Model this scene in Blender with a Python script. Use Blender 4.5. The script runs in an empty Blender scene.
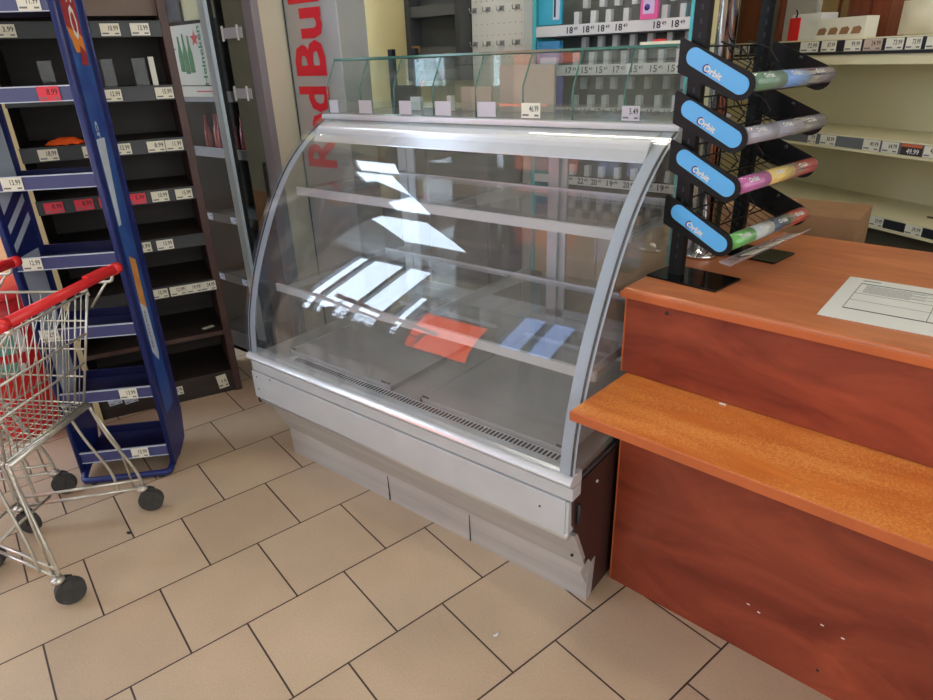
import bpy, math, random
from mathutils import Vector, Matrix
random.seed(7)
C = bpy.context.scene.collection
SC = bpy.context.scene
PI = math.pi

# ------------------------------------------------------------------ camera, world, light, exposure
cam_d = bpy.data.cameras.new('camera'); cam = bpy.data.objects.new('camera', cam_d); C.objects.link(cam)
cam_d.sensor_fit = 'HORIZONTAL'; cam_d.sensor_width = 36; cam_d.lens = 36*638.72/933; cam_d.clip_start = .05
_R = Vector((.787,.616,-.033)).normalized(); _F = Vector((-.572,.708,-.413)).normalized()
_R = (_R-_F*_R.dot(_F)).normalized(); _U = _R.cross(_F)
_m = Matrix((_R,_U,-_F)).transposed().to_4x4(); _m.translation = Vector((2.161,-1.397,1.573)); cam.matrix_world = _m
SC.camera = cam
SC.view_settings.view_transform = 'Standard'; SC.view_settings.look = 'None'
SC.view_settings.gamma = 1; SC.view_settings.use_curve_mapping = False
SC.view_settings.exposure = 0.3
SKY_PANE = 11.0            # brightness of daylight seen in the window and roof-light panes
TUBE = 26.0
wd = bpy.data.worlds.new('world'); SC.world = wd; wd.use_nodes = True
wd.node_tree.nodes['Background'].inputs[0].default_value = (.75,.85,1,1); wd.node_tree.nodes['Background'].inputs[1].default_value = .6
CEIL = 4.0
def area(name, loc, rot, sx, sy, power, col):
    l = bpy.data.lights.new(name,'AREA'); l.shape='RECTANGLE'; l.size=sx; l.size_y=sy; l.energy=power; l.color=col
    o = bpy.data.objects.new(name,l); C.objects.link(o); o.location=loc; o.rotation_euler=rot; return o
# fill lamps added at the right and front walls, no window there
area('fill_side', (4.9,-1.6,2.0), (0,math.radians(90),0), 2.6, 4.2, 80, (.93,.97,1))
area('fill_front', (1.2,-4.35,2.1), (math.radians(90),0,0), 2.6, 2.2, 30, (.93,.97,1))

# ------------------------------------------------------------------ helpers
def lin(c): return tuple(((x/255)/12.92 if x/255 <= .04045 else ((x/255+.055)/1.055)**2.4) for x in c)
MATS = {}
def mat(name, rgb, rough=.5, metal=0, noise=0, scale=8, bump=0, stretch=(1,1,1), rgb2=None, coat=0, spec=.5, bscale=None):
    if name in MATS: return MATS[name]
    m = bpy.data.materials.new(name); m.use_nodes = True; nt = m.node_tree; b = nt.nodes['Principled BSDF']
    c = lin(rgb); b.inputs['Base Color'].default_value = (*c,1); b.inputs['Roughness'].default_value = rough
    b.inputs['Metallic'].default_value = metal; b.inputs['Coat Weight'].default_value = coat; b.inputs['Specular IOR Level'].default_value = spec
    tc = nt.nodes.new('ShaderNodeTexCoord'); mp = nt.nodes.new('ShaderNodeMapping'); mp.inputs['Scale'].default_value = stretch
    nt.links.new(tc.outputs['Object'], mp.inputs['Vector'])
    nz = nt.nodes.new('ShaderNodeTexNoise'); nz.inputs['Scale'].default_value = scale; nz.inputs['Detail'].default_value = 6
    nt.links.new(mp.outputs[0], nz.inputs['Vector'])
    if noise or rgb2:
        r = nt.nodes.new('ShaderNodeValToRGB'); r.color_ramp.elements[0].position=.3; r.color_ramp.elements[1].position=.7
        c2 = lin(rgb2) if rgb2 else tuple(x*(1-noise) for x in c); c1_ = c if rgb2 else tuple(min(1,x*(1+noise)) for x in c)
        r.color_ramp.elements[0].color=(*c2,1); r.color_ramp.elements[1].color=(*c1_,1)
        nt.links.new(nz.outputs['Fac'], r.inputs['Fac']); nt.links.new(r.outputs[0], b.inputs['Base Color'])
    if bump:
        n2 = nt.nodes.new('ShaderNodeTexNoise'); n2.inputs['Scale'].default_value = bscale or scale*4; nt.links.new(mp.outputs[0], n2.inputs['Vector'])
        bp = nt.nodes.new('ShaderNodeBump'); bp.inputs['Strength'].default_value = bump; bp.inputs['Distance'].default_value=.01
        nt.links.new(n2.outputs['Fac'], bp.inputs['Height']); nt.links.new(bp.outputs[0], b.inputs['Normal'])
    MATS[name] = m; return m
def emit(name, rgb, s):
    if name in MATS: return MATS[name]
    m = bpy.data.materials.new(name); m.use_nodes=True; nt=m.node_tree; nt.nodes.clear()
    e=nt.nodes.new('ShaderNodeEmission'); e.inputs[0].default_value=(*lin(rgb),1); e.inputs[1].default_value=s
    o=nt.nodes.new('ShaderNodeOutputMaterial'); nt.links.new(e.outputs[0],o.inputs[0]); MATS[name]=m; return m
def glass(name, tint=(1,1,1), ior=1.5, refl=1.0, rough=0.0, haze=0.0):
    if name in MATS: return MATS[name]
    m = bpy.data.materials.new(name); m.use_nodes=True; nt=m.node_tree; nt.nodes.clear()
    t=nt.nodes.new('ShaderNodeBsdfTransparent'); t.inputs[0].default_value=(*tint,1)
    g=nt.nodes.new('ShaderNodeBsdfGlossy'); g.inputs['Roughness'].default_value=rough
    fr=nt.nodes.new('ShaderNodeFresnel'); fr.inputs[0].default_value=ior
    mu=nt.nodes.new('ShaderNodeMath'); mu.operation='MULTIPLY'; mu.inputs[1].default_value=refl; mu.use_clamp=True
    nt.links.new(fr.outputs[0],mu.inputs[0])
    gg=nt.nodes.new('ShaderNodeNewGeometry'); mr0=nt.nodes.new('ShaderNodeMapRange'); mr0.inputs[3].default_value=ior; mr0.inputs[4].default_value=1/ior; nt.links.new(gg.outputs['Backfacing'],mr0.inputs[0]); nt.links.new(mr0.outputs[0],fr.inputs[0])
    mx=nt.nodes.new('ShaderNodeMixShader'); nt.links.new(mu.outputs[0],mx.inputs[0]); nt.links.new(t.outputs[0],mx.inputs[1]); nt.links.new(g.outputs[0],mx.inputs[2])
    last=mx
    if haze:
        d=nt.nodes.new('ShaderNodeBsdfDiffuse'); d.inputs[0].default_value=(.8,.82,.85,1)
        tc=nt.nodes.new('ShaderNodeTexCoord'); mp=nt.nodes.new('ShaderNodeMapping'); mp.inputs['Scale'].default_value=(9,1.4,1.4)
        nz=nt.nodes.new('ShaderNodeTexNoise'); nz.inputs['Scale'].default_value=3; nz.inputs['Detail'].default_value=7
        nt.links.new(tc.outputs['Object'],mp.inputs[0]); nt.links.new(mp.outputs[0],nz.inputs[0])
        mr=nt.nodes.new('ShaderNodeMapRange'); mr.inputs[1].default_value=.35; mr.inputs[2].default_value=.75; mr.inputs[3].default_value=haze*.3; mr.inputs[4].default_value=haze*1.7
        nt.links.new(nz.outputs['Fac'],mr.inputs[0])
        m2=nt.nodes.new('ShaderNodeMixShader'); nt.links.new(mr.outputs[0],m2.inputs[0]); nt.links.new(mx.outputs[0],m2.inputs[1]); nt.links.new(d.outputs[0],m2.inputs[2]); last=m2
    o=nt.nodes.new('ShaderNodeOutputMaterial'); nt.links.new(last.outputs[0],o.inputs[0]); MATS[name]=m; return m

class MB:
    def __init__(s): s.v=[]; s.f=[]; s.fm=[]; s.sm=[]; s.mats=[]
    def mi(s,m):
        if m not in s.mats: s.mats.append(m)
        return s.mats.index(m)
    def add(s,vs,fs,m,smooth=False,M=None):
        o=len(s.v); i=s.mi(m)
        for v in vs: s.v.append(tuple(M@Vector(v)) if M else tuple(v))
        for f in fs: s.f.append(tuple(o+k for k in f)); s.fm.append(i); s.sm.append(smooth)
        return s
    def box(s,x0,x1,y0,y1,z0,z1,m,M=None):
        vs=[(x,y,z) for x in (x0,x1) for y in (y0,y1) for z in (z0,z1)]
        return s.add(vs,[(0,1,3,2),(4,6,7,5),(0,4,5,1),(2,3,7,6),(0,2,6,4),(1,5,7,3)],m,False,M)
    def prism(s,poly,a0,a1,m,axis='x',M=None,smooth=False):
        n=len(poly)
        def P(p,a): return (a,p[0],p[1]) if axis=='x' else ((p[0],a,p[1]) if axis=='y' else (p[0],p[1],a))
        vs=[P(p,a0) for p in poly]+[P(p,a1) for p in poly]
        o=len(s.v)
        s.add(vs,[(k,(k+1)%n,n+(k+1)%n,n+k) for k in range(n)],m,smooth,M)
        i=s.mi(m); s.f.append(tuple(o+k for k in range(n))[::-1]); s.fm.append(i); s.sm.append(False)
        s.f.append(tuple(o+n+k for k in range(n))); s.fm.append(i); s.sm.append(False)
        return s
    def tube(s,pts,r,m,seg=8,closed=False,M=None):
        pts=[Vector(p) for p in pts]; n=len(pts); vs=[]; fs=[]
        prev=None
        for i,p in enumerate(pts):
            if closed: t=(pts[(i+1)%n]-pts[i-1]).normalized()
            else: t=((pts[min(i+1,n-1)]-p).normalized()+(p-pts[max(i-1,0)]).normalized())
            t=t.normalized() if t.length>1e-6 else Vector((0,0,1))
            if prev is None:
                a=Vector((0,0,1)) if abs(t.z)<.9 else Vector((1,0,0)); u=t.cross(a).normalized()
            else: u=(prev-t*prev.dot(t)).normalized()
            prev=u; w=t.cross(u)
            for k in range(seg):
                an=2*PI*k/seg; vs.append(p+u*math.cos(an)*r+w*math.sin(an)*r)
        rng=n if closed else n-1
        for i in range(rng):
            for k in range(seg):
                j=(i+1)%n; fs.append((i*seg+k,i*seg+(k+1)%seg,j*seg+(k+1)%seg,j*seg+k))
        if not closed: fs.append(tuple(range(seg))[::-1]); fs.append(tuple((n-1)*seg+k for k in range(seg)))
        return s.add(vs,fs,m,True,M)
    def cyl(s,a,b,r,m,seg=20,M=None): return s.tube([a,b],r,m,seg,False,M)
    def lathe(s,prof,m,cx=0,cy=0,seg=24,M=None):
        vs=[];fs=[];n=len(prof)
        for r,z in prof:
            for k in range(seg): an=2*PI*k/seg; vs.append((cx+r*math.cos(an),cy+r*math.sin(an),z))
        for i in range(n-1):
            for k in range(seg): fs.append((i*seg+k,i*seg+(k+1)%seg,(i+1)*seg+(k+1)%seg,(i+1)*seg+k))
        return s.add(vs,fs,m,True,M)
    def sheet(s,prof,x0,x1,t,m,nx=1):      # extruded (y,z) profile with thickness t
        n=len(prof); nor=[]
        for i in range(n):
            a=Vector(prof[max(i-1,0)]); b=Vector(prof[min(i+1,n-1)]); d=(b-a).normalized(); nor.append(Vector((d.y,-d.x)))
        o=[(p[0],p[1]) for p in prof]; inn=[(p[0]-q.x*t,p[1]-q.y*t) for p,q in zip(prof,nor)]
        vs=[(x0,*p) for p in o]+[(x1,*p) for p in o]+[(x0,*p) for p in inn]+[(x1,*p) for p in inn]
        fs=[];fe=[]
        for i in range(n-1):
            fs.append((i,n+i,n+i+1,i+1)); fs.append((2*n+i,2*n+i+1,3*n+i+1,3*n+i))
            fe.append((i,i+1,2*n+i+1,2*n+i)); fe.append((n+i,3*n+i,3*n+i+1,n+i+1))
        fe.append((0,2*n,3*n,n)); fe.append((n-1,2*n-1,4*n-1,3*n-1))
        oo=len(s.v); s.add(vs,fs,m,True); i=s.mi(m)
        # separate verts for edges keeps smooth shading clean
        s.add(vs,fe,m,False); return s
    def text(s,body,M,w,h,m,off=0.0,depth=.0006):
        cu=bpy.data.curves.new('t','FONT'); cu.body=body; cu.offset=off; cu.extrude=0; cu.resolution_u=2
        o=bpy.data.objects.new('t',cu); C.objects.link(o); bpy.context.view_layer.update()
        me=o.to_mesh(); vs=[v.co.copy() for v in me.vertices]; fs=[tuple(p.vertices) for p in me.polygons]
        o.to_mesh_clear(); bpy.data.objects.remove(o); bpy.data.curves.remove(cu)
        if not vs: return s
        x0=min(v.x for v in vs);x1=max(v.x for v in vs);y0=min(v.y for v in vs);y1=max(v.y for v in vs)
        vs=[((v.x-x0)/(x1-x0)*w,(v.y-y0)/(y1-y0)*h,0) for v in vs]
        return s.add(vs,fs,m,False,M)
    def build(s,name,parent=None,loc=None,rotz=0,bevel=0):
        me=bpy.data.meshes.new(name); me.from_pydata(s.v,[],s.f); me.polygons.foreach_set('material_index',s.fm); me.polygons.foreach_set('use_smooth',s.sm)
        for m in s.mats: me.materials.append(m)
        me.update(); o=bpy.data.objects.new(name,me); C.objects.link(o)
        if parent: o.parent=parent
        if loc: o.location=loc
        o.rotation_euler=(0,0,rotz)
        if bevel:
            b=o.modifiers.new('bevel','BEVEL'); b.width=bevel; b.segments=2; b.limit_method='ANGLE'; b.angle_limit=math.radians(40)
        return o
def tag(o,label,cat,group=None):
    o['label']=label; o['category']=cat
    if group: o['group']=group
    return o
def thing(name,label,cat,loc=(0,0,0),rotz=0,group=None):
    o=bpy.data.objects.new(name,None); C.objects.link(o); o.location=loc; o.rotation_euler=(0,0,rotz); o.empty_display_size=.1
    return tag(o,label,cat,group)
def struct(name,mb,**k):
    o=mb.build(name,**k); o['kind']='structure'; return o
def FM(x,z,y=0,ang=0):     # text/label frame on a front (-y) face: origin, x right, z up
    return Matrix.Translation((x,y,z))@Matrix(((1,0,0,0),(0,0,-1,0),(0,1,0,0),(0,0,0,1)))@Matrix.Rotation(ang,4,'Z')
def curve_y(z):            # front glass profile of the display case
    return PF(z)
# Catmull smoothing
def smooth(pts,n=8,closed=False):
    out=[];P=[Vector(p) for p in pts];L=len(P)
    for i in range(L-1):
        p0=P[max(i-1,0)];p1=P[i];p2=P[i+1];p3=P[min(i+2,L-1)]
        for k in range(n):
            t=k/n; out.append(.5*((2*p1)+(p2-p0)*t+(2*p0-5*p1+4*p2-p3)*t*t+(3*p1-p0-3*p2+p3)*t**3))
    out.append(P[-1]); return [tuple(p) for p in out]

# ------------------------------------------------------------------ materials
M_white=mat('white_paint',(225,225,220),.5); M_tag=mat('tag_paper',(226,224,208),.6); M_tagy=mat('tag_paper_aged',(222,218,196),.6)
M_red=mat('tag_red',(222,52,70),.5); M_ink=mat('ink_black',(25,25,28),.6); M_grey_ink=mat('ink_grey',(110,112,118),.6)
M_black=mat('black_steel',(10,10,12),.5,noise=.2,spec=.3); M_chrome=mat('chrome',(205,205,205),.12,1)
M_wire=mat('zinc_wire',(196,193,182),.3,.75,noise=.15,scale=30)
M_steel=mat('brushed_steel',(200,200,200),.38,.45,noise=.12,scale=3,stretch=(.6,8,8),bump=.05)
M_fg2=mat('case_top_grey',(170,174,178),.35,.2)
M_alu=mat('anodised_aluminium',(208,212,216),.34,.35,noise=.05,scale=4)
M_panel=mat('light_grey_enamel',(198,202,206),.4,.15,noise=.05)
M_nose=mat('pale_aluminium_rail',(226,230,234),.22,.35)
M_brown=mat('dark_brown_laminate',(62,36,32),.5,noise=.25,scale=6,stretch=(1,1,.3))
M_cab=mat('wenge_board',(46,38,33),.6,noise=.25,scale=5,stretch=(.4,1,4))
M_cabside=mat('wenge_edge',(74,50,44),.5,noise=.2,scale=8)
M_rail=mat('rail_charcoal',(50,54,56),.45)
M_cream=mat('cream_board',(214,196,150),.55)
M_blue=mat('blue_plastic',(24,38,100),.38,noise=.1); M_navy=mat('navy_board',(18,21,76),.5,noise=.15); M_lav=mat('lavender_strip',(66,70,118),.35)
M_redp=mat('red_plastic',(214,38,42),.35,noise=.05); M_rubber=mat('grey_rubber',(58,58,56),.7,noise=.25,scale=40)
M_glass=glass('clear_glass',(.985,.99,.988)); M_curved=glass('curved_glass',(.97,.98,.985),refl=1.1,haze=.02); M_gside=glass('side_glass',(.9,.92,.9),haze=.02)
M_shelfglass=glass('shelf_glass',(.97,.98,.978),haze=.05)
M_gedge=mat('glass_edge_green',(70,120,108),.15); M_binglass=glass('bin_glass',(.955,.98,.97),haze=.03)
M_acr=glass('acrylic',(.96,.97,.97),haze=.03,refl=.35)
M_deck=mat('grey_steel_deck',(168,168,166),.42,.2,noise=.15,scale=3); M_dark=mat('dark_slot',(40,42,44),.6)
M_print=mat('printed_glass_border',(172,182,194),.3)
M_card=mat('cardboard',(150,112,78),.8,noise=.1); M_peach=mat('peach_board',(196,176,160),.6,noise=.06)
def wood(name,a,b,rough=.32,scale=2.2,stretch=(1.2,6,9),speck=None):
    m=bpy.data.materials.new(name); m.use_nodes=True; nt=m.node_tree; p=nt.nodes['Principled BSDF']; p.inputs['Roughness'].default_value=rough
    tc=nt.nodes.new('ShaderNodeTexCoord'); mp=nt.nodes.new('ShaderNodeMapping'); mp.inputs['Scale'].default_value=stretch; nt.links.new(tc.outputs['Object'],mp.inputs[0])
    n1=nt.nodes.new('ShaderNodeTexNoise'); n1.inputs['Scale'].default_value=scale; n1.inputs['Detail'].default_value=8; n1.inputs['Roughness'].default_value=.62; n1.inputs['Distortion'].default_value=1.2
    nt.links.new(mp.outputs[0],n1.inputs[0]); r=nt.nodes.new('ShaderNodeValToRGB'); r.color_ramp.elements[0].position=.28; r.color_ramp.elements[1].position=.72
    r.color_ramp.elements[0].color=(*lin(a),1); r.color_ramp.elements[1].color=(*lin(b),1); nt.links.new(n1.outputs['Fac'],r.inputs[0]); out=r.outputs[0]
    if speck:
        n2=nt.nodes.new('ShaderNodeTexNoise'); n2.inputs['Scale'].default_value=230; n2.inputs['Detail'].default_value=3; nt.links.new(tc.outputs['Object'],n2.inputs[0])
        mp2=nt.nodes.new('ShaderNodeMapping'); mp2.inputs['Scale'].default_value=(1.2,5,1); nt.links.new(tc.outputs['Object'],mp2.inputs[0])
        n3=nt.nodes.new('ShaderNodeTexNoise'); n3.inputs['Scale'].default_value=2.6; n3.inputs['Detail'].default_value=4; nt.links.new(mp2.outputs[0],n3.inputs[0])
        ml=nt.nodes.new('ShaderNodeMath'); ml.operation='MULTIPLY'; nt.links.new(n2.outputs['Fac'],ml.inputs[0]); nt.links.new(n3.outputs['Fac'],ml.inputs[1])
        mr=nt.nodes.new('ShaderNodeMapRange'); mr.inputs[1].default_value=.2; mr.inputs[2].default_value=.38; nt.links.new(ml.outputs[0],mr.inputs[0])
        mx=nt.nodes.new('ShaderNodeMix'); mx.data_type='RGBA'; nt.links.new(mr.outputs[0],mx.inputs[0]); nt.links.new(out,mx.inputs[6]); mx.inputs[7].default_value=(*lin(speck),1); out=mx.outputs[2]
    nt.links.new(out,p.inputs['Base Color']); MATS[name]=m; return m
M_w_front=wood('cherry_front_board',(110,42,29),(166,78,52),scale=1.6,stretch=(1.5,4,4)); M_w_top=wood('cherry_top_board',(170,92,56),(208,130,84),.28)  # front board tone darkened a bit for the shade below the ledge
M_w_ledge=wood('worn_ledge_board',(186,96,38),(212,122,54),.35,speck=(220,146,74)); M_w_edge=mat('cherry_edge_band',(190,100,54),.4,noise=.1)
M_wood_post=wood('brown_post_board',(92,44,28),(132,70,46),.45,stretch=(9,6,1))

# ------------------------------------------------------------------ floor
def floor_mat():
    m=bpy.data.materials.new('beige_tiles'); m.use_nodes=True; nt=m.node_tree; p=nt.nodes['Principled BSDF']
    g=nt.nodes.new('ShaderNodeNewGeometry')
    sb=nt.nodes.new('ShaderNodeVectorMath'); sb.operation='SUBTRACT'; nt.links.new(g.outputs['Position'],sb.inputs[0]); sb.inputs[1].default_value=(-.404,-.974,0)
    def dot(v,off):
        d=nt.nodes.new('ShaderNodeVectorMath'); d.operation='DOT_PRODUCT'; nt.links.new(sb.outputs[0],d.inputs[0]); d.inputs[1].default_value=v
        a=nt.nodes.new('ShaderNodeMath'); a.operation='ADD'; nt.links.new(d.outputs['Value'],a.inputs[0]); a.inputs[1].default_value=off; return a.outputs[0]
    W=.33912; T=.333
    x=dot((.224/W,.975/W,0),40); y=dot((.975/T,-.224/T,0),41)
    cb=nt.nodes.new('ShaderNodeCombineXYZ'); nt.links.new(x,cb.inputs[0]); nt.links.new(y,cb.inputs[1])
    br=nt.nodes.new('ShaderNodeTexBrick'); br.offset=.5; br.offset_frequency=2; br.squash=1
    for k,v in (('Scale',1),('Mortar Size',.0085),('Mortar Smooth',.1),('Brick Width',1),('Row Height',1),('Bias',0)): br.inputs[k].default_value=v
    br.inputs['Color1'].default_value=(*lin((196,175,148)),1); br.inputs['Color2'].default_value=(*lin((186,164,138)),1); br.inputs['Mortar'].default_value=(*lin((58,44,38)),1)
    nt.links.new(cb.outputs[0],br.inputs['Vector'])
    n1=nt.nodes.new('ShaderNodeTexNoise'); n1.inputs['Scale'].default_value=3; n1.inputs['Detail'].default_value=6; nt.links.new(g.outputs['Position'],n1.inputs[0])
    n2=nt.nodes.new('ShaderNodeTexNoise'); n2.inputs['Scale'].default_value=160; n2.inputs['Detail'].default_value=4; nt.links.new(g.outputs['Position'],n2.inputs[0])
    def mul(fac,lo,hi,inp):
        mr=nt.nodes.new('ShaderNodeMapRange'); mr.inputs[1].default_value=.3; mr.inputs[2].default_value=.7; mr.inputs[3].default_value=lo; mr.inputs[4].default_value=hi; nt.links.new(fac,mr.inputs[0])
        vm=nt.nodes.new('ShaderNodeVectorMath'); vm.operation='SCALE'; nt.links.new(inp,vm.inputs[0]); nt.links.new(mr.outputs[0],vm.inputs['Scale']); return vm.outputs[0]
    c=mul(n1.outputs['Fac'],.88,1.06,br.outputs['Color']); c=mul(n2.outputs['Fac'],.93,1.06,c)
    # pinkish clouding
    mx=nt.nodes.new('ShaderNodeMix'); mx.data_type='RGBA'; mx.blend_type='MULTIPLY'; n3=nt.nodes.new('ShaderNodeTexNoise'); n3.inputs['Scale'].default_value=1.7; nt.links.new(g.outputs['Position'],n3.inputs[0])
    nt.links.new(n3.outputs['Fac'],mx.inputs[0]); nt.links.new(c,mx.inputs[6]); mx.inputs[7].default_value=(1,.96,.93,1)
    nt.links.new(mx.outputs[2],p.inputs['Base Color']); p.inputs['Roughness'].default_value=.42
    bp=nt.nodes.new('ShaderNodeBump'); bp.invert=True; bp.inputs['Strength'].default_value=.5; bp.inputs['Distance'].default_value=.004; nt.links.new(br.outputs['Fac'],bp.inputs['Height']); nt.links.new(bp.outputs[0],p.inputs['Normal'])
    return m
fl=MB(); fl.box(-6,5,-4.6,4,-.1,0,floor_mat()); struct('floor',fl)
M_wall=mat('cream_wall_paint',(228,218,170),.75,noise=.03,scale=2); M_wallp=mat('pale_wall_paint',(214,208,196),.8,noise=.03); M_ceil=mat('ceiling_paint',(205,205,202),.85,noise=.03)
M_sand=mat('sand_wall_paint',(206,160,112),.8,noise=.08)

# ------------------------------------------------------------------ room shell; the front wall and ceiling have daylight panes
w=MB(); w.box(-2.2,1.06,1.75,1.9,0,CEIL,M_wall); struct('wall_back',w)
w=MB(); w.box(-.2,-.05,1.9,3.9,0,CEIL,M_wall); struct('trim_1',w)
w=MB(); w.box(-.05,5,3.75,3.9,0,CEIL,M_wall); struct('wall_far',w)
w=MB(); w.box(-2.35,-2.2,.2,1.9,0,CEIL,M_wall); w.box(-6,-2.2,.05,.2,0,CEIL,M_sand); struct('wall_left',w)
w=MB(); w.box(-6,-5.85,-4.6,.05,0,CEIL,M_wallp); struct('wall_side',w)
SKY=emit('daylight_pane',(214,232,255),SKY_PANE)
M_frame=mat('window_frame_grey',(120,124,128),.4)
def wall_holes(x0,x1,z0,z1,holes,y0,y1,m):   # front wall with rectangular holes (side by side in x)
    b=MB(); x=x0
    for (a,c,h0,h1) in sorted(holes):
        b.box(x,a,y0,y1,z0,z1,m); b.box(a,c,y0,y1,z0,h0,m); b.box(a,c,y0,y1,h1,z1,m); x=c
    b.box(x,x1,y0,y1,z0,z1,m); return b
holes=[(-5.05,-3.45,1.2,3.95),(-3.32,-3.05,1.2,3.0),(-3.0,-1.9,1.0,2.45),(-1.75,-.95,1.8,3.2)]
struct('wall_front',wall_holes(-6,5,0,CEIL,holes,-4.6,-4.45,M_wallp))
w=MB(); w.box(5,5.15,-4.6,3.9,0,CEIL,M_wallp); struct('wall_right',w)
def window(n,a,c,h0,h1,bars,paneM,hb=()):
    f=MB(); t=.05
    f.box(a,a+t,-4.55,-4.45,h0,h1,M_frame); f.box(c-t,c,-4.55,-4.45,h0,h1,M_frame); f.box(a,c,-4.55,-4.45,h0,h0+t,M_frame); f.box(a,c,-4.55,-4.45,h1-t,h1,M_frame)
    for x in bars: f.box(x-.04,x+.04,-4.53,-4.46,h0,h1,M_frame)
    for z in hb: f.box(a,c,-4.53,-4.46,z-.04,z+.04,M_frame)
    f.box(a,c,-4.545,-4.535,h0,h1,paneM)
    struct('window_%d'%n,f)
window(1,*holes[0],(-4.72,-4.0),SKY); window(2,*holes[1],(),SKY)
M_orange=emit('orange_sign_glow',(255,96,50),5.0); M_bluef=emit('blue_white_poster_glow',(150,178,235),4.5)  # glowing panes stand in for a sunlit orange sign and a blue-white poster
window(3,*holes[2],(),M_orange); window(4,*holes[3],(-1.35,),M_bluef)
c=MB()
sk=[(-2.62,-2.08,-.47,-.05),(-2.72,-2.2,-2.0,-.58),(-3.5,-2.45,-3.5,-2.35)]
# ceiling slab built around three roof-light openings
c.box(-6,5,.2,4,CEIL,CEIL+.1,M_ceil); c.box(-6,5,-.05,.2,CEIL,CEIL+.1,M_ceil)
c.box(-6,-2.62,-.47,-.05,CEIL,CEIL+.1,M_ceil); c.box(-2.08,5,-.47,-.05,CEIL,CEIL+.1,M_ceil)
c.box(-6,5,-.58,-.47,CEIL,CEIL+.1,M_ceil)
c.box(-6,-2.72,-2.0,-.58,CEIL,CEIL+.1,M_ceil); c.box(-2.2,5,-2.0,-.58,CEIL,CEIL+.1,M_ceil)
c.box(-6,5,-2.35,-2.0,CEIL,CEIL+.1,M_ceil)
c.box(-6,-3.5,-3.5,-2.35,CEIL,CEIL+.1,M_ceil); c.box(-2.45,5,-3.5,-2.35,CEIL,CEIL+.1,M_ceil)
c.box(-6,5,-4.6,-3.5,CEIL,CEIL+.1,M_ceil)
struct('ceiling',c)
for i,(a,b_,y0,y1) in enumerate(sk):
    f=MB(); f.box(a,b_,y0,y1,CEIL+.03,CEIL+.04,SKY); struct('window_%d'%(5+i),f)

# ------------------------------------------------------------------ price tags
def price_tag(parent,x,z,w=.07,h=.042,price='12.99',col=None,y=-.004,ang=0,name='price_tag',digits=.42):
    b=MB(); c_=col or M_tag; Mx=FM(x,z,y,ang)
    b.box(-w/2,w/2,-h/2,h/2,0,.0015,c_,M=Mx)
    T_=Mx@Matrix.Translation((0,0,.0019))
    b.text(price,T_@Matrix.Translation((-w*.08,-h*.08,0)),w*.5,h*digits,M_ink,off=.01)
    b.box(-w*.44,-w*.1,-h*.36,-h*.24,0,.0003,M_grey_ink,M=T_); b.box(w*.2,w*.42,-h*.38,-h*.26,0,.0003,M_grey_ink,M=T_)
    return b.build(name,parent)

# ================================================================== DISPLAY CASE
case=thing('refrigerated_display_case','long refrigerated display case with curved glass front and brushed steel plinth','display case')
XL,XR=.0,1.482
b=MB(); b.prism([(0,0),(-.004,.13),(-.09,.315),(-.07,.315),(.02,.13),(.02,0)],.02,XR-.004,M_steel)
for x in (.62,1.02): b.box(x,x+.0015,-.0055,.0,.005,.12,M_dark)
b.tube([(.0,-.094,.314),(XR-.02,-.094,.314)],.016,M_steel,14)
b.prism([(-.004,.0),(-.002,.135),(.045,.145),(.03,.0)],XR-.004,XR+.001,M_steel)
b.add([(XR-.002,-.045,.15),(XR+.01,-.02,.19),(XR+.004,.03,.12),(XR-.001,.0,.06)],[(0,1,2,3)],M_steel)
b.cyl((1.45,-.048,.2),(1.45,-.044,.2),.005,M_dark); b.build('kick_panel',case)
b=MB(); b.box(.0,1.462,-.122,-.07,.332,.452,M_panel); b.box(1.462,1.472,-.118,-.07,.336,.448,M_panel)
for x,z in ((.03,.43),(.03,.375),(.12,.44),(1.38,.40)): b.cyl((x,-.1235,z),(x,-.12,z),.004,M_dark,10)
b.build('bumper_panel',case,bevel=.003)
b=MB(); b.box(.005,XR,-.118,-.07,.456,.497,M_panel); b.build('trim_strip',case,bevel=.002)
b=MB(); b.prism([(-.07,.5)]+smooth([(-.112,.502),(-.132,.513),(-.133,.522),(-.122,.533),(-.1,.539)],5)+[(-.07,.537)],.0,XR,M_nose); b.build('nose_rail',case)
b=MB(); b.cyl((.0,-.1,.33),(.0,-.1,.3),.012,M_dark); b.build('hinge',case)
b=MB(); b.cyl((XR+.004,-.085,.43),(XR+.004,-.085,.36),.006,M_dark,8); b.build('hinge',case)
side=[(.02,.0),(.01,.13),(-.065,.3),(-.1,.36),(-.108,.495),(.84,.495),(.84,.0)]
for x0,x1,m in ((.0,.02,M_panel),(XR-.02,XR-.002,M_brown)):
    b=MB(); b.prism(side,x0,x1,m)
    if x0>1: b.cyl((XR-.002,.03,.44),(XR+.001,.03,.44),.005,M_white,10)
    b.build('side_panel',case)
b=MB(); b.box(.02,XR-.02,.8,.84,.02,.52,M_panel); b.box(.02,XR-.02,.0,.84,.02,.06,M_dark); b.build('rear_panel',case)
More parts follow.
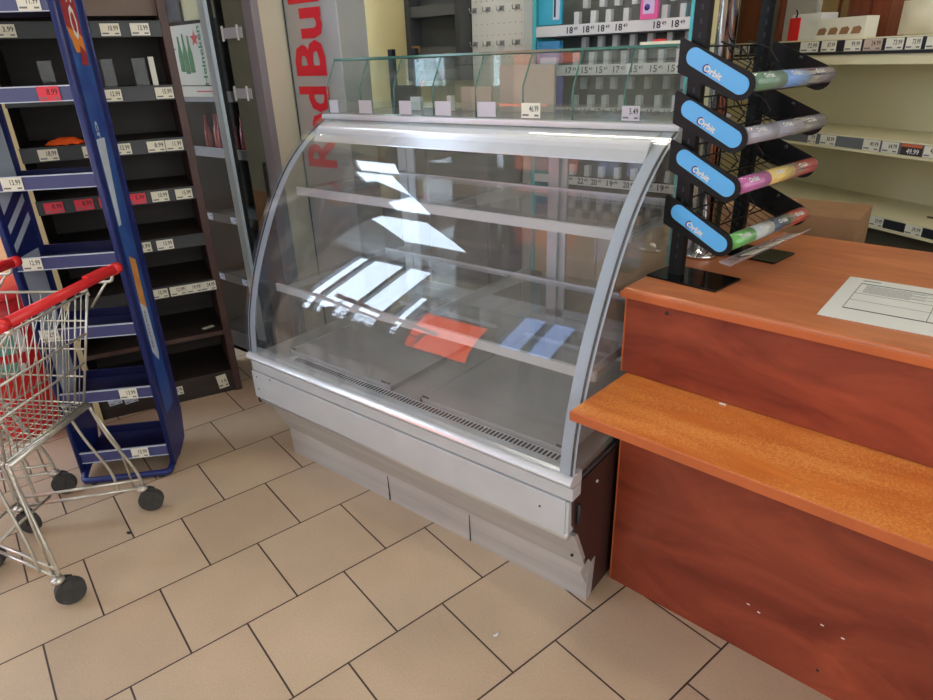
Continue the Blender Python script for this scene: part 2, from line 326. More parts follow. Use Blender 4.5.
# deck with air slots
b=MB(); b.box(.02,XR-.02,-.088,.84,.497,.526,M_deck)
b.build('deck',case)
b=MB(); b.box(.18,1.42,-.086,-.028,.526,.530,M_alu)
for i in range(82): x=.215+i*.0145; b.box(x,x+.0078,-.081,-.034,.5295,.5308,M_dark)
b.build('air_grille',case)
for x0,x1,y0 in ((.14,.71,-.022),(.84,1.42,-.022)):
    b=MB(); b.box(x0,x1,y0+.02,.62,.536,.542,M_deck); b.box(x0,x1,y0,y0+.02,.523,.545,M_deck); b.box(x0,x0+.012,y0,.62,.523,.546,M_deck); b.box(x1-.012,x1,y0,.62,.523,.546,M_deck); b.box(x0,x1,.61,.62,.523,.556,M_alu)
    b.tube([(x0+.02,y0+.01,.545),(x0+.02,y0-.006,.555),(x0+.045,y0-.006,.555)],.004,M_dark,6); b.tube([(x1-.02,y0+.01,.545),(x1-.02,y0-.006,.555),(x1-.045,y0-.006,.555)],.004,M_dark,6)
    b.build('tray',case,bevel=.001)
prof=smooth([(-.118,.54),(-.104,.65),(-.078,.75),(-.035,.868),(.03,1.0),(.105,1.125),(.195,1.235),(.31,1.328),(.43,1.392)],8)
b=MB(); b.sheet(prof,XL,XR,.007,M_curved); gl=b.build('curved_glass',case)
pin=[(y+.009,z-.006) for y,z in prof]
def band(x0,x1,nm,lab=None):
    b=MB(); b.sheet(pin,x0,x1,.003,M_print); o=b.build(nm,case); return o
band(XL+.001,XL+.045,'printed_border'); band(XR-.047,XR-.001,'printed_border')
# top frame and canopy with lamp housing
b=MB(); b.box(XL,XR,.40,.46,1.375,1.393,M_alu); b.box(XL,XR,.46,.84,1.378,1.39,M_fg2); b.build('top_frame',case,bevel=.002)
b=MB(); b.prism([(.30,1.30),(.33,1.355),(.42,1.374),(.52,1.374),(.52,1.335),(.40,1.315)],.05,XR-.05,M_nose); b.build('canopy',case,bevel=.004)
# side glass
sp=[(p[0]+.012,p[1]) for p in prof[2:]]+[(.84,1.378),(.84,.5),(-.09,.5)]
for x0,x1 in ((XL+.008,XL+.013),(XR-.013,XR-.008)):
    b=MB(); b.prism(sp,x0,x1,M_gside); b.build('side_glass',case)
    b=MB(); b.tube([(x0+.003,p[0]+.006,p[1]-.003) for p in prof],.0035,M_dark,6); b.tube([(x0+.003,.84,.5),(x0+.003,-.08,.5)],.006,M_dark,6); b.build('gasket',case)
# rear frame with sliding doors
b=MB()
for x0,x1 in ((.02,.07),(XR-.07,XR-.02)): b.box(x0,x1,.80,.84,.52,1.378,M_alu)
b.box(.02,XR-.02,.80,.84,.52,.57,M_alu); b.box(.02,XR-.02,.80,.84,1.30,1.378,M_alu); b.build('rear_frame',case)
for x0,x1,y in ((.07,.87,.805),(.855,1.40,.822)):
    b=MB(); t=.045
    b.box(x0,x0+t,y,y+.012,.57,1.30,M_alu); b.box(x1-t,x1,y,y+.012,.57,1.30,M_alu); b.box(x0,x1,y,y+.012,.57,.6,M_alu); b.box(x0,x1,y,y+.012,1.27,1.30,M_alu)
    d=b.build('sliding_door',case); p=MB(); p.box(x0+t,x1-t,y+.004,y+.008,.6,1.27,M_glass); p.build('pane',d)
# inner shelves
for z,y0,y1 in ((.77,.05,.66),(1.125,.215,.66)):
    b=MB(); b.box(.03,XR-.03,y0,y1,z,z+.007,M_shelfglass); sh=b.build('glass_shelf',case)
    b=MB(); b.box(.03,XR-.03,y0-.012,y0,z-.018,z+.012,M_alu); b.box(.03,XR-.03,y1,y1+.01,z-.01,z+.012,M_alu); b.build('shelf_rail',sh)
    for x in (.06,.74,1.42): b=MB(); b.prism([(y0,z-.02),(y0,z),(.8,z),(.8,z-.06),(.7,z-.05)],x-.003,x+.003,M_alu); b.build('shelf_bracket',sh)
# glass bins on top
bins=thing('glass_bin_display','row of green-edged open glass bins standing on top of the display case','glass bins',(0,.43,1.39))
gx=[.01,.2,.38,.57,.76,.95,1.13,1.30,1.475]
dp=[(.005,.0),(.005,.10),(.06,.198),(.36,.198),(.36,.0)]
for x in gx:
    b=MB(); b.prism(dp,x-.0025,x+.0025,M_binglass)
    b.tube([(x,*p) for p in dp[:4]],.0024,M_gedge,6); b.build('divider',bins)
b=MB(); b.box(.01,1.475,0,.005,.0,.05,M_binglass); b.box(.01,1.475,.0,.005,-.0005,.003,M_gedge); b.build('front_lip',bins)
b=MB(); b.box(.01,1.475,.06,.36,.199,.204,M_binglass); b.box(.01,1.475,.057,.0605,.198,.205,M_gedge); b.build('top_pane',bins)
b=MB(); b.box(.01,1.475,.361,.366,.0,.205,M_binglass); b.build('back_pane',bins)
b=MB(); b.box(.01,1.475,.006,.36,-.0001,.004,M_binglass); b.build('bottom_pane',bins)
M_tagb=mat('blank_tag',(190,188,196),.4)
for i,(x,wd_) in enumerate(((.23,.07),(.44,.06),(.62,.07),(.81,.075),(.05,.05))):
    b=MB(); b.box(x-wd_/2,x+wd_/2,-.003,-.0015,.008,.055,M_tagb); b.build('blank_tag_holder',bins)
price_tag(bins,.985,.03,.07,.045,'46.99',y=-.002)
price_tag(bins,1.325,.028,.055,.04,'5.49',M_tagb,y=-.002)

# things behind the bins
t=thing('card_terminal_stand','black two-pronged stand on the case top at the back of the glass bins','stand',(0.052,.815,1.391))
b=MB(); b.box(-.05,.09,-.01,.015,.0,.09,M_black); b.build('base',t,bevel=.003)
for x in (-.035,.10): 
    b=MB(); b.box(x-.015,x+.012,-.012,.012,.0,.235,M_black); b.build('prong',t,bevel=.003)
for x0,x1,h,lab in ((.52,.66,.085,'small tan board card lying upright in the middle glass bin'),(.70,.93,.155,'large upright peach panel in the glass bin left of the 46.99 tag')):
    b=MB(); b.box(0,x1-x0,0,.012,0,h,M_peach); tag(b.build('upright_panel',loc=(x0,.66,1.396)),lab,'card')  # thin upright panels in one peach colour
b=MB(); b.box(0,.05,0,.02,0,.05,mat('pale_carton',(214,222,226),.5)); tag(b.build('small_carton',loc=(.29,.62,1.396)),'small pale blue carton inside the second glass bin','carton')
b=MB(); b.box(0,.022,0,.02,0,.055,M_white); tag(b.build('white_box',loc=(.48,.62,1.396)),'narrow white upright box inside the third glass bin','box')

# ================================================================== COUNTER
ctr=thing('checkout_counter','cherry red wooden checkout counter with a lower orange customer ledge','counter',(1.502,.132,0),math.radians(-4.5))
CW=1.9
b=MB(); b.box(0,CW,0,.018,.0,.735,M_w_front); b.box(-.004,.0,-.002,.02,.0,.735,M_w_edge)
b.cyl((.62,-.001,.07),(.62,.001,.07),.004,M_dark,8)
for x,z in ((.42,.17),(.45,.16),(.60,.22),(.65,.21)): b.box(x,x+.008,-.0006,0,z,z+.004,M_white)
b.build('lower_front_panel',ctr)
b=MB(); b.box(-.01,CW,-.01,.01,.765,.985,M_w_front); b.box(-.014,-.01,-.012,.012,.765,.985,M_w_edge); b.cyl((.105,-.012,.965),(.105,-.009,.965),.005,M_dark,8); b.build('upper_front_panel',ctr)
b=MB(); b.box(.004,CW,-.285,.02,.737,.763,M_w_ledge); b.box(.003,CW,-.288,-.285,.737,.763,M_w_edge); b.build('ledge',ctr,bevel=.006)
b=MB(); b.box(-.022,CW,-.022,.80,.985,1.012,M_w_top); b.build('top',ctr,bevel=.009)
b=MB(); b.box(-.023,CW,-.028,-.022,.986,1.006,M_w_edge); b.build('edge_band',ctr,bevel=.002)
b=MB(); b.box(-.004,.014,.02,.78,.0,.985,M_w_front); b.build('end_panel',ctr)
b=MB(); b.prism([(.002,.735),(-.24,.735),(-.23,.722),(-.03,.69),(0,.62)],.355,.38,M_dark); b.build('ledge_bracket',ctr)

ppr=MB(); M_paper=mat('printed_paper',(222,224,218),.55)
ppr.box(0,.42,0,.335,0,.002,M_paper)
for x0,x1,y0,y1,m in ((.035,.40,.285,.291,M_grey_ink),(.035,.42,.075,.080,M_ink),(.035,.2,.20,.202,M_grey_ink),(.2,.42,.19,.192,M_grey_ink),(.035,.042,.31,.315,M_ink),(.04,.075,.312,.316,M_ink),(.24,.28,.1,.14,M_tagb),(.24,.262,.058,.062,M_ink),(.3,.37,.03,.033,M_grey_ink),(.035,.0365,.08,.285,M_grey_ink),(.035,.42,.145,.1465,M_grey_ink),(.20,.2015,.08,.285,M_grey_ink)):
    ppr.box(x0,x1,y0,y1,.002,.0024,m)
for k in range(9): ppr.box(.05,.05+.1+.03*((k*7)%3),.215+k*.0075,.2175+k*.0075,.002,.0022,M_grey_ink)
for k in range(8): ppr.box(.22,.22+.12+.03*((k*5)%3),.205+k*.009,.2075+k*.009,.002,.0022,M_grey_ink)
tag(ppr.build('price_list_sheet',loc=(1.935,.172,1.0125),rotz=math.radians(-2)),'laminated white printed sheet lying flat on the counter top','sheet')

# ================================================================== GUM RACK
rk=thing('gum_rack','black four-tier wire gum rack with blue side signs standing on the counter','gum rack',(1.56,.27,1.012),math.radians(-10))
M_plate=mat('black_gloss_plate',(16,17,18),.12,.3); M_sign=mat('sky_blue_sign',(92,178,238),.35); M_purp=mat('violet_ring',(72,40,130),.4)
for y,x in ((0,0),(.33,0)):
    b=MB(); b.box(-.058,.145,y-.05,y+.085,0,.006,M_plate); b.build('base_plate',rk,bevel=.001)
    b=MB(); b.box(-.022,.016,y+.0,y+.02,.006,.95,M_black)
    for k in range(30): b.box(-.0045,.0005,y-.0006,y,.05+k*.03,.062+k*.03,M_dark)
    b.build('post',rk)
segs=[[(68,120,74),(92,146,206),(120,110,130)],[(150,146,156),(140,140,150),(96,92,110)],[(190,70,150),(232,196,90),(206,60,66)],[(88,176,58),(190,196,190),(52,74,100),(214,70,52)]]
gumtxt={3:('SPEARMINT','PEPPERMINT','MINT','STRAWBERRY')}
def capsule(p,q,r,n=10):
    a=math.atan2(q[1]-p[1],q[0]-p[0]); out=[]
    for k in range(n+1): th=a-PI/2+PI*k/n; out.append((q[0]+r*math.cos(th),q[1]+r*math.sin(th)))
    for k in range(n+1): th=a+PI/2+PI*k/n; out.append((p[0]+r*math.cos(th),p[1]+r*math.sin(th)))
    return out
for si,zt in enumerate((.592,.475,.360,.222)):
    A_=(.002,zt-.042); B_=(.125,zt-.104)
    ang=math.atan2(B_[1]-A_[1],B_[0]-A_[0])
    poly=[]
    for k in range(11): th=ang-PI/2+PI*k/10; poly.append((B_[0]+.033*math.cos(th),B_[1]+.033*math.sin(th)))
    poly+=[(-.034,zt),(-.040,zt-.004),(-.040,zt-.076)]
    for y0,front in ((-.02,True),(.412,False)):
        b=MB(); b.prism(poly,y0,y0+.004,M_black,axis='y'); sp_=b.build('side_bracket',rk)
        if front:
            b=MB(); b.prism(capsule(A_,B_,.0205),y0-.002,y0-.0004,M_sign,axis='y')
            Tm=Matrix.Translation((0,y0-.0024,0))@FM(.035,zt-.071,0,ang)
            ring=[]; 
            b.tube([( Tm@Vector((.0005+.0085*math.cos(k*PI/8),.0+.0085*math.sin(k*PI/8)+.0035,0))) for k in range(4,15)],.0018,M_purp,5)
            b.text('Orbit',Tm@Matrix.Translation((-.006,-.004,.0006)),.052,.0155,M_white,off=.03); b.build('sign',sp_)
            s_=MB(); s_.cyl((.09,y0,zt-.05),(.09,y0-.0,zt-.05),.001,M_black)
        else:
            b=MB(); b.cyl((.07,y0-.006,zt-.055),(.07,y0,zt-.055),.005,M_dark,10); b.build('bolt',sp_)
    # wire shelf
    b=MB(); z0,z1=zt-.05,zt-.118
    for k in range(10):
        y=.0+k*.04; b.tube([(-.02,y,z0+.03),(-.015,y,z0),(.13,y,z1),(.14,y,z1+.02)],.0014,M_black,5)
    for x,z in ((-.015,z0),(.06,(z0+z1)/2-.0),(.13,z1)): b.cyl((x,-.016,z-.003),(x,.412,z-.003),.0022,M_black,6)
    b.cyl((-.02,-.016,z0+.03),(-.02,.412,z0+.03),.0022,M_black,6)
    for k in range(2):
        y=.12+k*.14; b.tube([(-.01,y,z0+.04),(.05,y,z0+.02),(.075,y,z0-.01),(.06,y,z0-.03)],.0022,M_black,6)
    b.build('wire_shelf',rk)
    # label roll
    cx_,cz=.148,zt-.098
    b=MB(); b.cyl((cx_,-.016,cz),(cx_,.412,cz),.021,glass('roll_plastic',(.93,.93,.95),haze=.07),18); rl=b.build('label_roll',rk)
    n=len(segs[si]); yy=-.012
    for k,cc in enumerate(segs[si]):
        y1=yy+.42/n
        M2=mat('gum_label_%d_%d'%(si,k),cc,.4,noise=.12,scale=30); b=MB(); b.cyl((cx_,yy+.003,cz),(cx_,y1-.004,cz),.0195,M2,18)
        # white block with lettering on the upper outer face
        Mr=Matrix.Translation((cx_,yy+.02,cz))@Matrix.Rotation(math.radians(90),4,'Z')@Matrix.Rotation(math.radians(50),4,'X')@Matrix.Translation((0,0,.0203))
        b.text('Orbit',Mr@Matrix.Translation((.0,-.006,.0003)),.05,.012,M_white,off=.03)
        b.build('gum_label',rl); yy=y1
b=MB(); Mp=glass('tinted_strip',(.95,.9,.93),haze=.25); zt=.222
b.prism([(.135,zt-.145),(.165,zt-.15),(.195,zt-.125),(.197,zt-.127),(.166,zt-.153),(.134,zt-.148)],-.03,.36,Mp,axis='y')
for k in range(3): b.prism([(.15,zt-.144),(.185,zt-.131),(.186,zt-.133),(.15,zt-.1455)],.05+k*.1,.12+k*.1,M_tag,axis='y')
b.build('price_strip',rk)
pole=thing('chrome_pole','shiny chrome pole rising from the counter behind the gum rack','pole',(1.545,.50,1.012))
b=MB(); b.cyl((0,0,0.0),(0,0,2.98),.026,M_chrome,28); b.build('tube',pole)
b=MB(); b.lathe([(.0,.0),(.05,.0),(.05,.012),(.034,.018),(.03,.035),(.0,.035)],M_chrome,seg=28); b.build('flange',pole)

# ================================================================== SHOPPING CARTS
def make_cart():
    t=thing('shopping_cart','nearest shopping cart, silver wire with red handle, at the left edge','shopping cart',(.004,-.806,0),math.radians(212.3),'wire shopping carts')
    tw=.0048
    def lerp(a,b,k): return tuple(a[i]+(b[i]-a[i])*k for i in range(3))
    rt=lambda s:(-.03,s*.22,.915); rb=lambda s:(.08,s*.185,.51); ft=lambda s:(.72,s*.155,.93); fb=lambda s:(.62,s*.125,.56)
    for s in (-1,1):   # sides
        b=MB()
        for k in range(5):
            q=k/4; b.tube([lerp(rt(s),rb(s),q),lerp(ft(s),fb(s),q)],.0034 if k not in (0,) else .005,M_wire,6)
        for k in range(1,19):
            q=k/19; b.tube([lerp(rt(s),ft(s),q),lerp(rb(s),fb(s),q)],.0018,M_wire,5)
        b.build('basket_side',t)
    b=MB()
    for q in (0,.36,.62,1): b.tube([lerp(rt(-1),rb(-1),q),lerp(rt(1),rb(1),q)],.0038,M_wire,6)
    for k in range(0,15):
        q=k/14; b.tube([lerp(rt(-1),rt(1),q),lerp(rb(-1),rb(1),q)],.0045 if k in(0,14) else .0018,M_wire,5)
    b.build('rear_gate',t)
    b=MB()
    for q in (0,.5,1): b.tube([lerp(ft(-1),fb(-1),q),lerp(ft(1),fb(1),q)],.004,M_wire,6)
    for k in range(0,11):
        q=k/10; b.tube([lerp(ft(-1),ft(1),q),lerp(fb(-1),fb(1),q)],.0018,M_wire,5)
    b.build('front_panel',t)
    b=MB()
    for k in range(17):
        q=k/16; b.tube([lerp(rb(-1),fb(-1),q),lerp(rb(1),fb(1),q)],.0024,M_wire,5)
    for k in range(13):
        q=k/12; b.tube([lerp(rb(-1),rb(1),q),lerp(fb(-1),fb(1),q)],.002,M_wire,5)
    b.tube([(.07,-.19,.5),(.07,.19,.5)],.011,M_wire,8); b.tube([(.10,-.188,.5),(.10,.188,.5)],.006,M_wire,8)
    b.build('basket_floor',t)
    # child seat flap leaning inside the gate
    b=MB()
    for k in range(10):
        y=-.17+k*.0378; b.tube([(.0,y,.9),(.16,y,.62)],.0017,M_wire,5)
    b.tube([(.0,-.18,.9),(.0,.18,.9)],.003,M_wire,6); b.tube([(.16,-.17,.62),(.16,.17,.62)],.003,M_wire,6); b.build('child_seat_flap',t)
    b=MB(); b.cyl((-.13,-.235,.985),(-.13,.235,.985),.0155,M_redp,14); h=b.build('handle',t)
    for s in (-1,1):
        b=MB(); b.cyl((-.13,s*.232,.985),(-.13,s*.262,.985),.019,M_redp,14); b.build('end_cap',h)
    b=MB(); b.box(-.14,-.12,-.21,-.10,.997,1.005,M_redp); b.build('coin_lock',h)
    for s in (-1,1):
        b=MB(); b.tube(smooth([(-.13,s*.225,.985),(-.128,s*.22,.955),(-.10,s*.215,.95),(-.06,s*.22,.95),(-.03,s*.22,.93),(-.03,s*.22,.9)],3),.0055,M_wire,8); b.tube([(-.11,s*.215,.95),(-.03,s*.22,.86)],.004,M_wire,6); b.build('handle_bracket',t)
    for s in (-1,1):
        b=MB(); b.tube(smooth([(.07,s*.19,.5),(.045,s*.205,.36),(.0,s*.232,.2),(-.01,s*.238,.12)],4),.0058,M_wire,8)
        b.tube(smooth([(.16,s*.175,.51),(.13,s*.19,.36),(.085,s*.212,.2),(.08,s*.215,.105)],4),.0052,M_wire,8)
        b.tube([(.07,s*.19,.5),(.03,s*.225,.3),(.02,s*.228,.1)],.004,M_wire,6)
        b.build('rear_leg',t)
        b=MB(); b.tube(smooth([(.40,s*.095,.115),(.405,s*.1,.25),(.43,s*.115,.4),(.5,s*.135,.545)],4),.0065,M_wire,8); b.tube(smooth([(.34,s*.12,.115),(.35,s*.125,.25),(.37,s*.135,.4),(.42,s*.15,.54)],4),.0055,M_wire,8); b.build('front_leg',t)
        b=MB(); b.tube([(-.01,s*.238,.145),(.41,s*.095,.145)],.0058,M_wire,8); b.tube([(-.01,s*.238,.108),(.39,s*.1,.108)],.0058,M_wire,8); b.build('side_rail',t)
    b=MB(); b.tube([(.40,-.1,.13),(.40,.1,.13)],.0055,M_wire,8); b.tube([(.30,-.14,.13),(.30,.14,.13)],.0055,M_wire,8); b.build('cross_rail',t)
    for (x,y,a) in ((0,-.24,3.5),(0,.24,3.9),(.4,-.095,3.0),(.4,.095,3.3)):
        dx,dy=math.cos(a)*.022,math.sin(a)*.022; nx,ny=-math.sin(a),math.cos(a)
        cx,cy=x+dx,y+dy
        b=MB()
        pts=[(.045*math.cos(k*PI/12),.045*math.sin(k*PI/12)) for k in range(24)]
        Mw=Matrix.Translation((cx,cy,.0455))@Matrix.Rotation(a,4,'Z')
        b.prism(pts,-.0165,.0165,M_rubber,axis='y',M=Mw); w_=b.build('wheel',t,bevel=.004)
        b=MB(); b.cyl(tuple(Mw@Vector((0,-.018,0))),tuple(Mw@Vector((0,.018,0))),.009,M_chrome,12)
        b.build('axle',w_)
        b=MB()
        for s in (-1,1): b.prism([(-.02,.052),(-.008,.0),(.008,.0),(.018,.05),(.0,.06)],s*.019-.0012,s*.019+.0012,M_rubber,axis='y',M=Matrix.Translation((cx,cy,.0455))@Matrix.Rotation(a,4,'Z')@Matrix.Translation((0,0,-.008)))
        b.lathe([(0,.115),(.012,.113),(.02,.107),(.021,.098),(.015,.093),(0,.092)],M_wire,x,y,16); b.build('caster_fork',t)
    return t
def copy_tree(o,parent=None):
    c_=o.copy(); C.objects.link(c_)
    if parent: c_.parent=parent
    for ch in list(o.children): copy_tree(ch,c_)
    return c_
cart=make_cart()
bpy.context.view_layer.update()
c2=copy_tree(cart); c2.location=(-.40,-.965,0); c2['label']='shopping cart standing in front of the nearest one, mostly cut off by the left edge'

# ================================================================== RED CAN COOLER
M_can=mat('can_red',(206,34,36),.3,noise=.05); M_teal=mat('teal_emblem',(108,170,156),.4)
t=thing('red_can_cooler','round red promotional cooler behind the carts, left of the blue rack','cooler',(-1.28,-.56,0))
b=MB(); b.lathe([(.0,.0),(.2,.0),(.22,.03),(.22,.62),(.2,.68),(.17,.69)],M_can,seg=40); b.build('body',t)
b=MB(); b.lathe([(.205,.68),(.2,.70),(.12,.715),(.0,.715)],M_redp,seg=40); b.build('lid',t)
b=MB()
for (z0,z1,a0,a1,m) in ((.44,.56,-.75,-.22,M_teal),(.44,.55,-.20,-.06,M_white),(.34,.40,-.7,-.3,M_teal),(.35,.39,-.28,-.18,M_white)):
    n=6; vs=[];
    for k in range(n+1):
        a=a0+(a1-a0)*k/n; vs+=[(.2213*math.cos(a),.2213*math.sin(a),z0),(.2213*math.cos(a),.2213*math.sin(a),z1)]
    b.add(vs,[(2*k,2*k+2,2*k+3,2*k+1) for k in range(n)],m,True)
b.build('emblem',t)

# ================================================================== BLUE PROMO RACK
rack=thing('blue_promotional_rack','tall narrow blue snack display rack with printed side standing before the dark cabinet','display rack',(-.332,-.42,0),math.radians(47))
D_=.28; XLr=-.315
for x,sgn in ((XLr,-1),(.05,1)):
    b=MB(); b.prism([(.0,.03),(.0,2.15),(D_*.95,2.15),(D_*.82,.18),(D_*.66,.05),(.08,.02)],x-.012,x,M_blue,axis='x'); 
    sp_=b.build('side_panel',rack,bevel=.003)
    b=MB(); b.tube([(x-.006,-.004,.03),(x-.006,-.004,2.15)],.011,M_blue,10); b.tube([(x-.006,D_*.7,.2),(x-.006,D_*.94,2.15)],.009,M_blue,8); b.build('upright_tube',sp_)
# printed graphic on the outer right side
M_g1=mat('graphic_red',(150,44,52),.35,noise=.1); M_g2=mat('graphic_gold',(214,130,50),.35,noise=.1); M_g3=mat('graphic_blue',(44,92,160),.35,rgb2=(30,58,140),scale=12); M_g4=mat('graphic_pale',(190,200,216),.35,noise=.08); M_g5=mat('graphic_cookie',(206,140,70),.5,noise=.15,scale=20)
b=MB(); X_=.0505
def gq(pts,m,e=0): b.add([(X_+.0005+e,y,z) for y,z in pts],[tuple(range(len(pts)))],m)
gq([(.04,.25),(.15,.25),(.20,2.14),(.04,2.14)],M_g3)
gq([(.045,1.72),(.165,1.69),(.19,2.14),(.045,2.14)],M_g1,.0004); gq([(.08,1.64),(.165,1.64),(.165,1.69),(.045,1.72)],M_g2,.0005); gq([(.10,1.60),(.16,1.60),(.165,1.64),(.12,1.665)],M_g1,.0006)
gq([(.05,1.05),(.08,1.05),(.13,1.36),(.05,1.36)],M_g4,.0005); gq([(.06,.745),(.12,.70),(.13,.90),(.07,.93)],M_g5,.0006); gq([(.06,.745),(.12,.70),(.125,.50),(.11,.47),(.06,.53)],M_g4,.0004)
Ty=Matrix(((0,0,1,0),(0,1,0,0),(1,0,0,0),(0,0,0,1)))   # local x -> z, y -> y (reads downwards)
def side_text(s_,y,z,w,h,m): b.text(s_,Matrix.Translation((X_+.0014,y,z))@Matrix(((0,0,1,0),(0,1,0,0),(-1,0,0,0),(0,0,0,1))),w,h,m,off=.02)
side_text('lm (CO',.075,2.1,.42,.07,M_white); side_text('cnacks',.07,1.42,.22,.035,M_g4); side_text('natural',.075,.70,.16,.02,M_grey_ink)
b.build('side_graphic',rack)
b=MB(); gl_=[(.02,.0)]
Xi=XLr+.0004
def gi(pts,m,e=0): b.add([(Xi+e,y,z) for y,z in pts],[tuple(range(len(pts)))],m)
gi([(.03,1.12),(.2,1.22),(.2,2.0),(.03,2.0)],M_g4); gi([(.03,.98),(.2,1.07),(.2,1.10),(.03,1.01)],M_g4); gi([(.03,1.05),(.2,1.14),(.2,1.17),(.03,1.08)],M_g4)
gi([(.03,.30),(.17,.42),(.19,.96),(.03,.96)],M_g4)
b.build('inner_graphic',rack)
for z,tagx,pr,colr in ((1.787,-.021,'11.99',None),(1.52,-.036,'8.99',M_red),(1.235,-.236,'13.99',None),(.948,-.255,'12.99',None),(.665,-.275,'12.99',None),(.388,-.055,'13.99',None),(.107,-.075,'13.99',None)):
    b=MB(); b.box(XLr,.037,.0,.235,z-.028,z-.02,M_navy); b.box(XLr,.037,.225,.235,z-.02,z+.012,M_navy); sh=b.build('shelf',rack)
    b=MB(); b.box(XLr,.037,-.006,.0,z-.026,z+.02,M_lav); b.box(XLr,.037,-.009,.0,z+.018,z+.022,M_g4); b.box(XLr,.037,-.009,.0,z-.028,z-.025,M_g4); b.build('price_rail',sh)
    price_tag(sh,tagx,z-.003,.068,.045,pr,colr,y=-.0095)
b=MB()
b.tube(smooth([(.035,.06,.03),(.035,-.03,.02),(.025,-.045,.02),(-.005,-.05,.02),(-.26,-.05,.02),(-.30,-.045,.02),(-.31,-.02,.03),(-.315,.06,.05)],3),.0135,M_blue,10); b.build('base_tube',rack)
for x in (-.27,.0):
    b=MB(); b.cyl((x,-.04,0),(x,-.04,.012),.015,M_dark,14); b.build('foot',rack)
b.v

# ================================================================== DARK CABINET
cab=thing('dark_shelf_cabinet','dark brown wooden shelf cabinet with rows of price tags on the left','shelf cabinet',(-.709,.225,0),math.radians(65))
H_=2.35; DC=.42
b=MB(); b.box(-.035,.0,.0,DC,.0,H_,M_cabside); b.build('side_panel',cab,bevel=.002)
b=MB(); b.box(-.70,-.672,-.0,DC,.0,H_,M_cab); b.box(-.70,-.668,-.004,.0,.0,H_,M_cream); b.build('side_panel',cab)
b=MB(); b.box(-.672,-.035,DC-.02,DC,.0,H_,M_cab); b.box(-.672,-.035,.06,.07,1.79,H_,mat('brown_header_lit',(112,94,82),.6,noise=.12)); b.build('back_panel',cab)  # lighter board carries the light from above in the top compartment
b=MB(); b.box(-.672,-.035,.012,.03,.0,.115,M_cab); b.box(-.672,-.035,.01,DC-.02,.108,.122,M_cab); pl=b.build('plinth',cab)
b=MB(); b.box(-.672,-.035,.0,DC-.02,.33,.352,M_cab); b.box(-.672,-.035,-.002,.0,.33,.352,M_cabside); b.build('shelf',cab)
tg={1.737:[(-.597,'3.99'),(-.23,'10.99'),(-.118,'13.99')],1.488:[(-.28,'12.99'),(-.076,'15.99')],1.270:[(-.573,'18.99'),(-.409,'7.99'),(-.293,'12.99'),(-.156,'8.99'),(-.081,'11.99')],
    1.053:[(-.609,'r8.99'),(-.494,'r8.99'),(-.399,'r7.99'),(-.282,'r5.99'),(-.186,'10.99'),(-.084,'15.99')],.831:[(-.307,'9.99'),(-.212,'13.99')],.600:[(-.283,'15.99'),(-.202,'12.99'),(-.129,'19.99'),(-.063,'24.99')]}
for z,l in tg.items():
    b=MB(); b.box(-.672,-.035,.0,DC-.02,z+.012,z+.028,M_cab); sh=b.build('shelf',cab)
    b=MB(); b.box(-.672,-.035,-.005,.0,z-.03,z+.03,M_rail); b.box(-.672,-.035,-.012,.0,z+.026,z+.03,M_rail); b.build('price_rail',sh)
    for x,p in l:
        r_=p[0]=='r'; price_tag(sh,x,z-.002,.072,.046,p.strip('r'),M_red if r_ else (M_tagy if random.random()<.6 else M_tag),y=-.008)
price_tag(pl,-.09,.067,.05,.075,'15',M_tagy,y=.008,ang=.12,digits=.2); price_tag(pl,-.315,.069,.06,.045,'12.99',y=.008); price_tag(pl,-.598,.089,.06,.04,'9.99',M_g4,y=.008,ang=.1); price_tag(pl,-.528,.081,.06,.04,'9.99',M_g4,y=.008,ang=.1)
def cab_w(x,y,z): a=math.radians(65); return (-.709+x*math.cos(a)-y*math.sin(a),.225+x*math.sin(a)+y*math.cos(a),z)
for x,z,lab in ((-.5,1.516,'clear acrylic divider on the cabinet shelf left of the blue rack post'),(-.275,1.516,'clear acrylic divider on the cabinet shelf right of the blue rack'),(-.15,1.516,'clear acrylic divider beside the white plastic strip on the cabinet shelf')):
    b=MB(); b.box(-.025,.025,0,.001,0,.11,M_acr); b.box(-.025,-.024,0,.06,0,.11,M_acr); b.box(-.025,.025,0,.08,0,.0012,M_acr)
    tag(b.build('acrylic_divider',loc=cab_w(x,.04,z+.0005),rotz=math.radians(65)),lab,'divider')
b=MB(); b.box(0,.022,0,.012,0,.115,M_tag); tag(b.build('white_strip',loc=cab_w(-.11,.05,1.5165),rotz=math.radians(65)),'white plastic strip standing on a shelf of the dark cabinet','strip')
M_or=mat('orange_film',(232,92,36),.35,noise=.15,scale=20)
b=MB(); vs=[];fs=[];n=9
for i in range(n):
    for j in range(5):
        u=i/(n-1)-.5; v=j/4-.5; tp=(1-abs(2*u)**2.5); vs.append((u*.16,v*.07*(.3+tp),.003+.028*tp*(1-(2*v)**2)+.006*math.sin(i*3+j*5)*tp+0.0))
for i in range(n-1):
    for j in range(4): fs.append((i*5+j,i*5+j+1,i*5+6+j,i*5+5+j))
b.add(vs,fs,M_or,True); vs2=[(v[0],v[1],.0005) for v in vs]; b.add(vs2,[f[::-1] for f in fs],M_or,True)
tag(b.build('orange_snack_bag',loc=cab_w(-.50,.05,1.3),rotz=math.radians(65)),'crumpled orange snack wrapper lying on a shelf of the dark cabinet','wrapper')
b=MB(); b.box(-.03,.03,-.015,.015,0,.001,M_tag); tag(b.build('loose_price_tag',loc=cab_w(-.10,.08,.3525),rotz=math.radians(85)),'loose white price tag lying on the lower bare shelf of the cabinet','price tag')

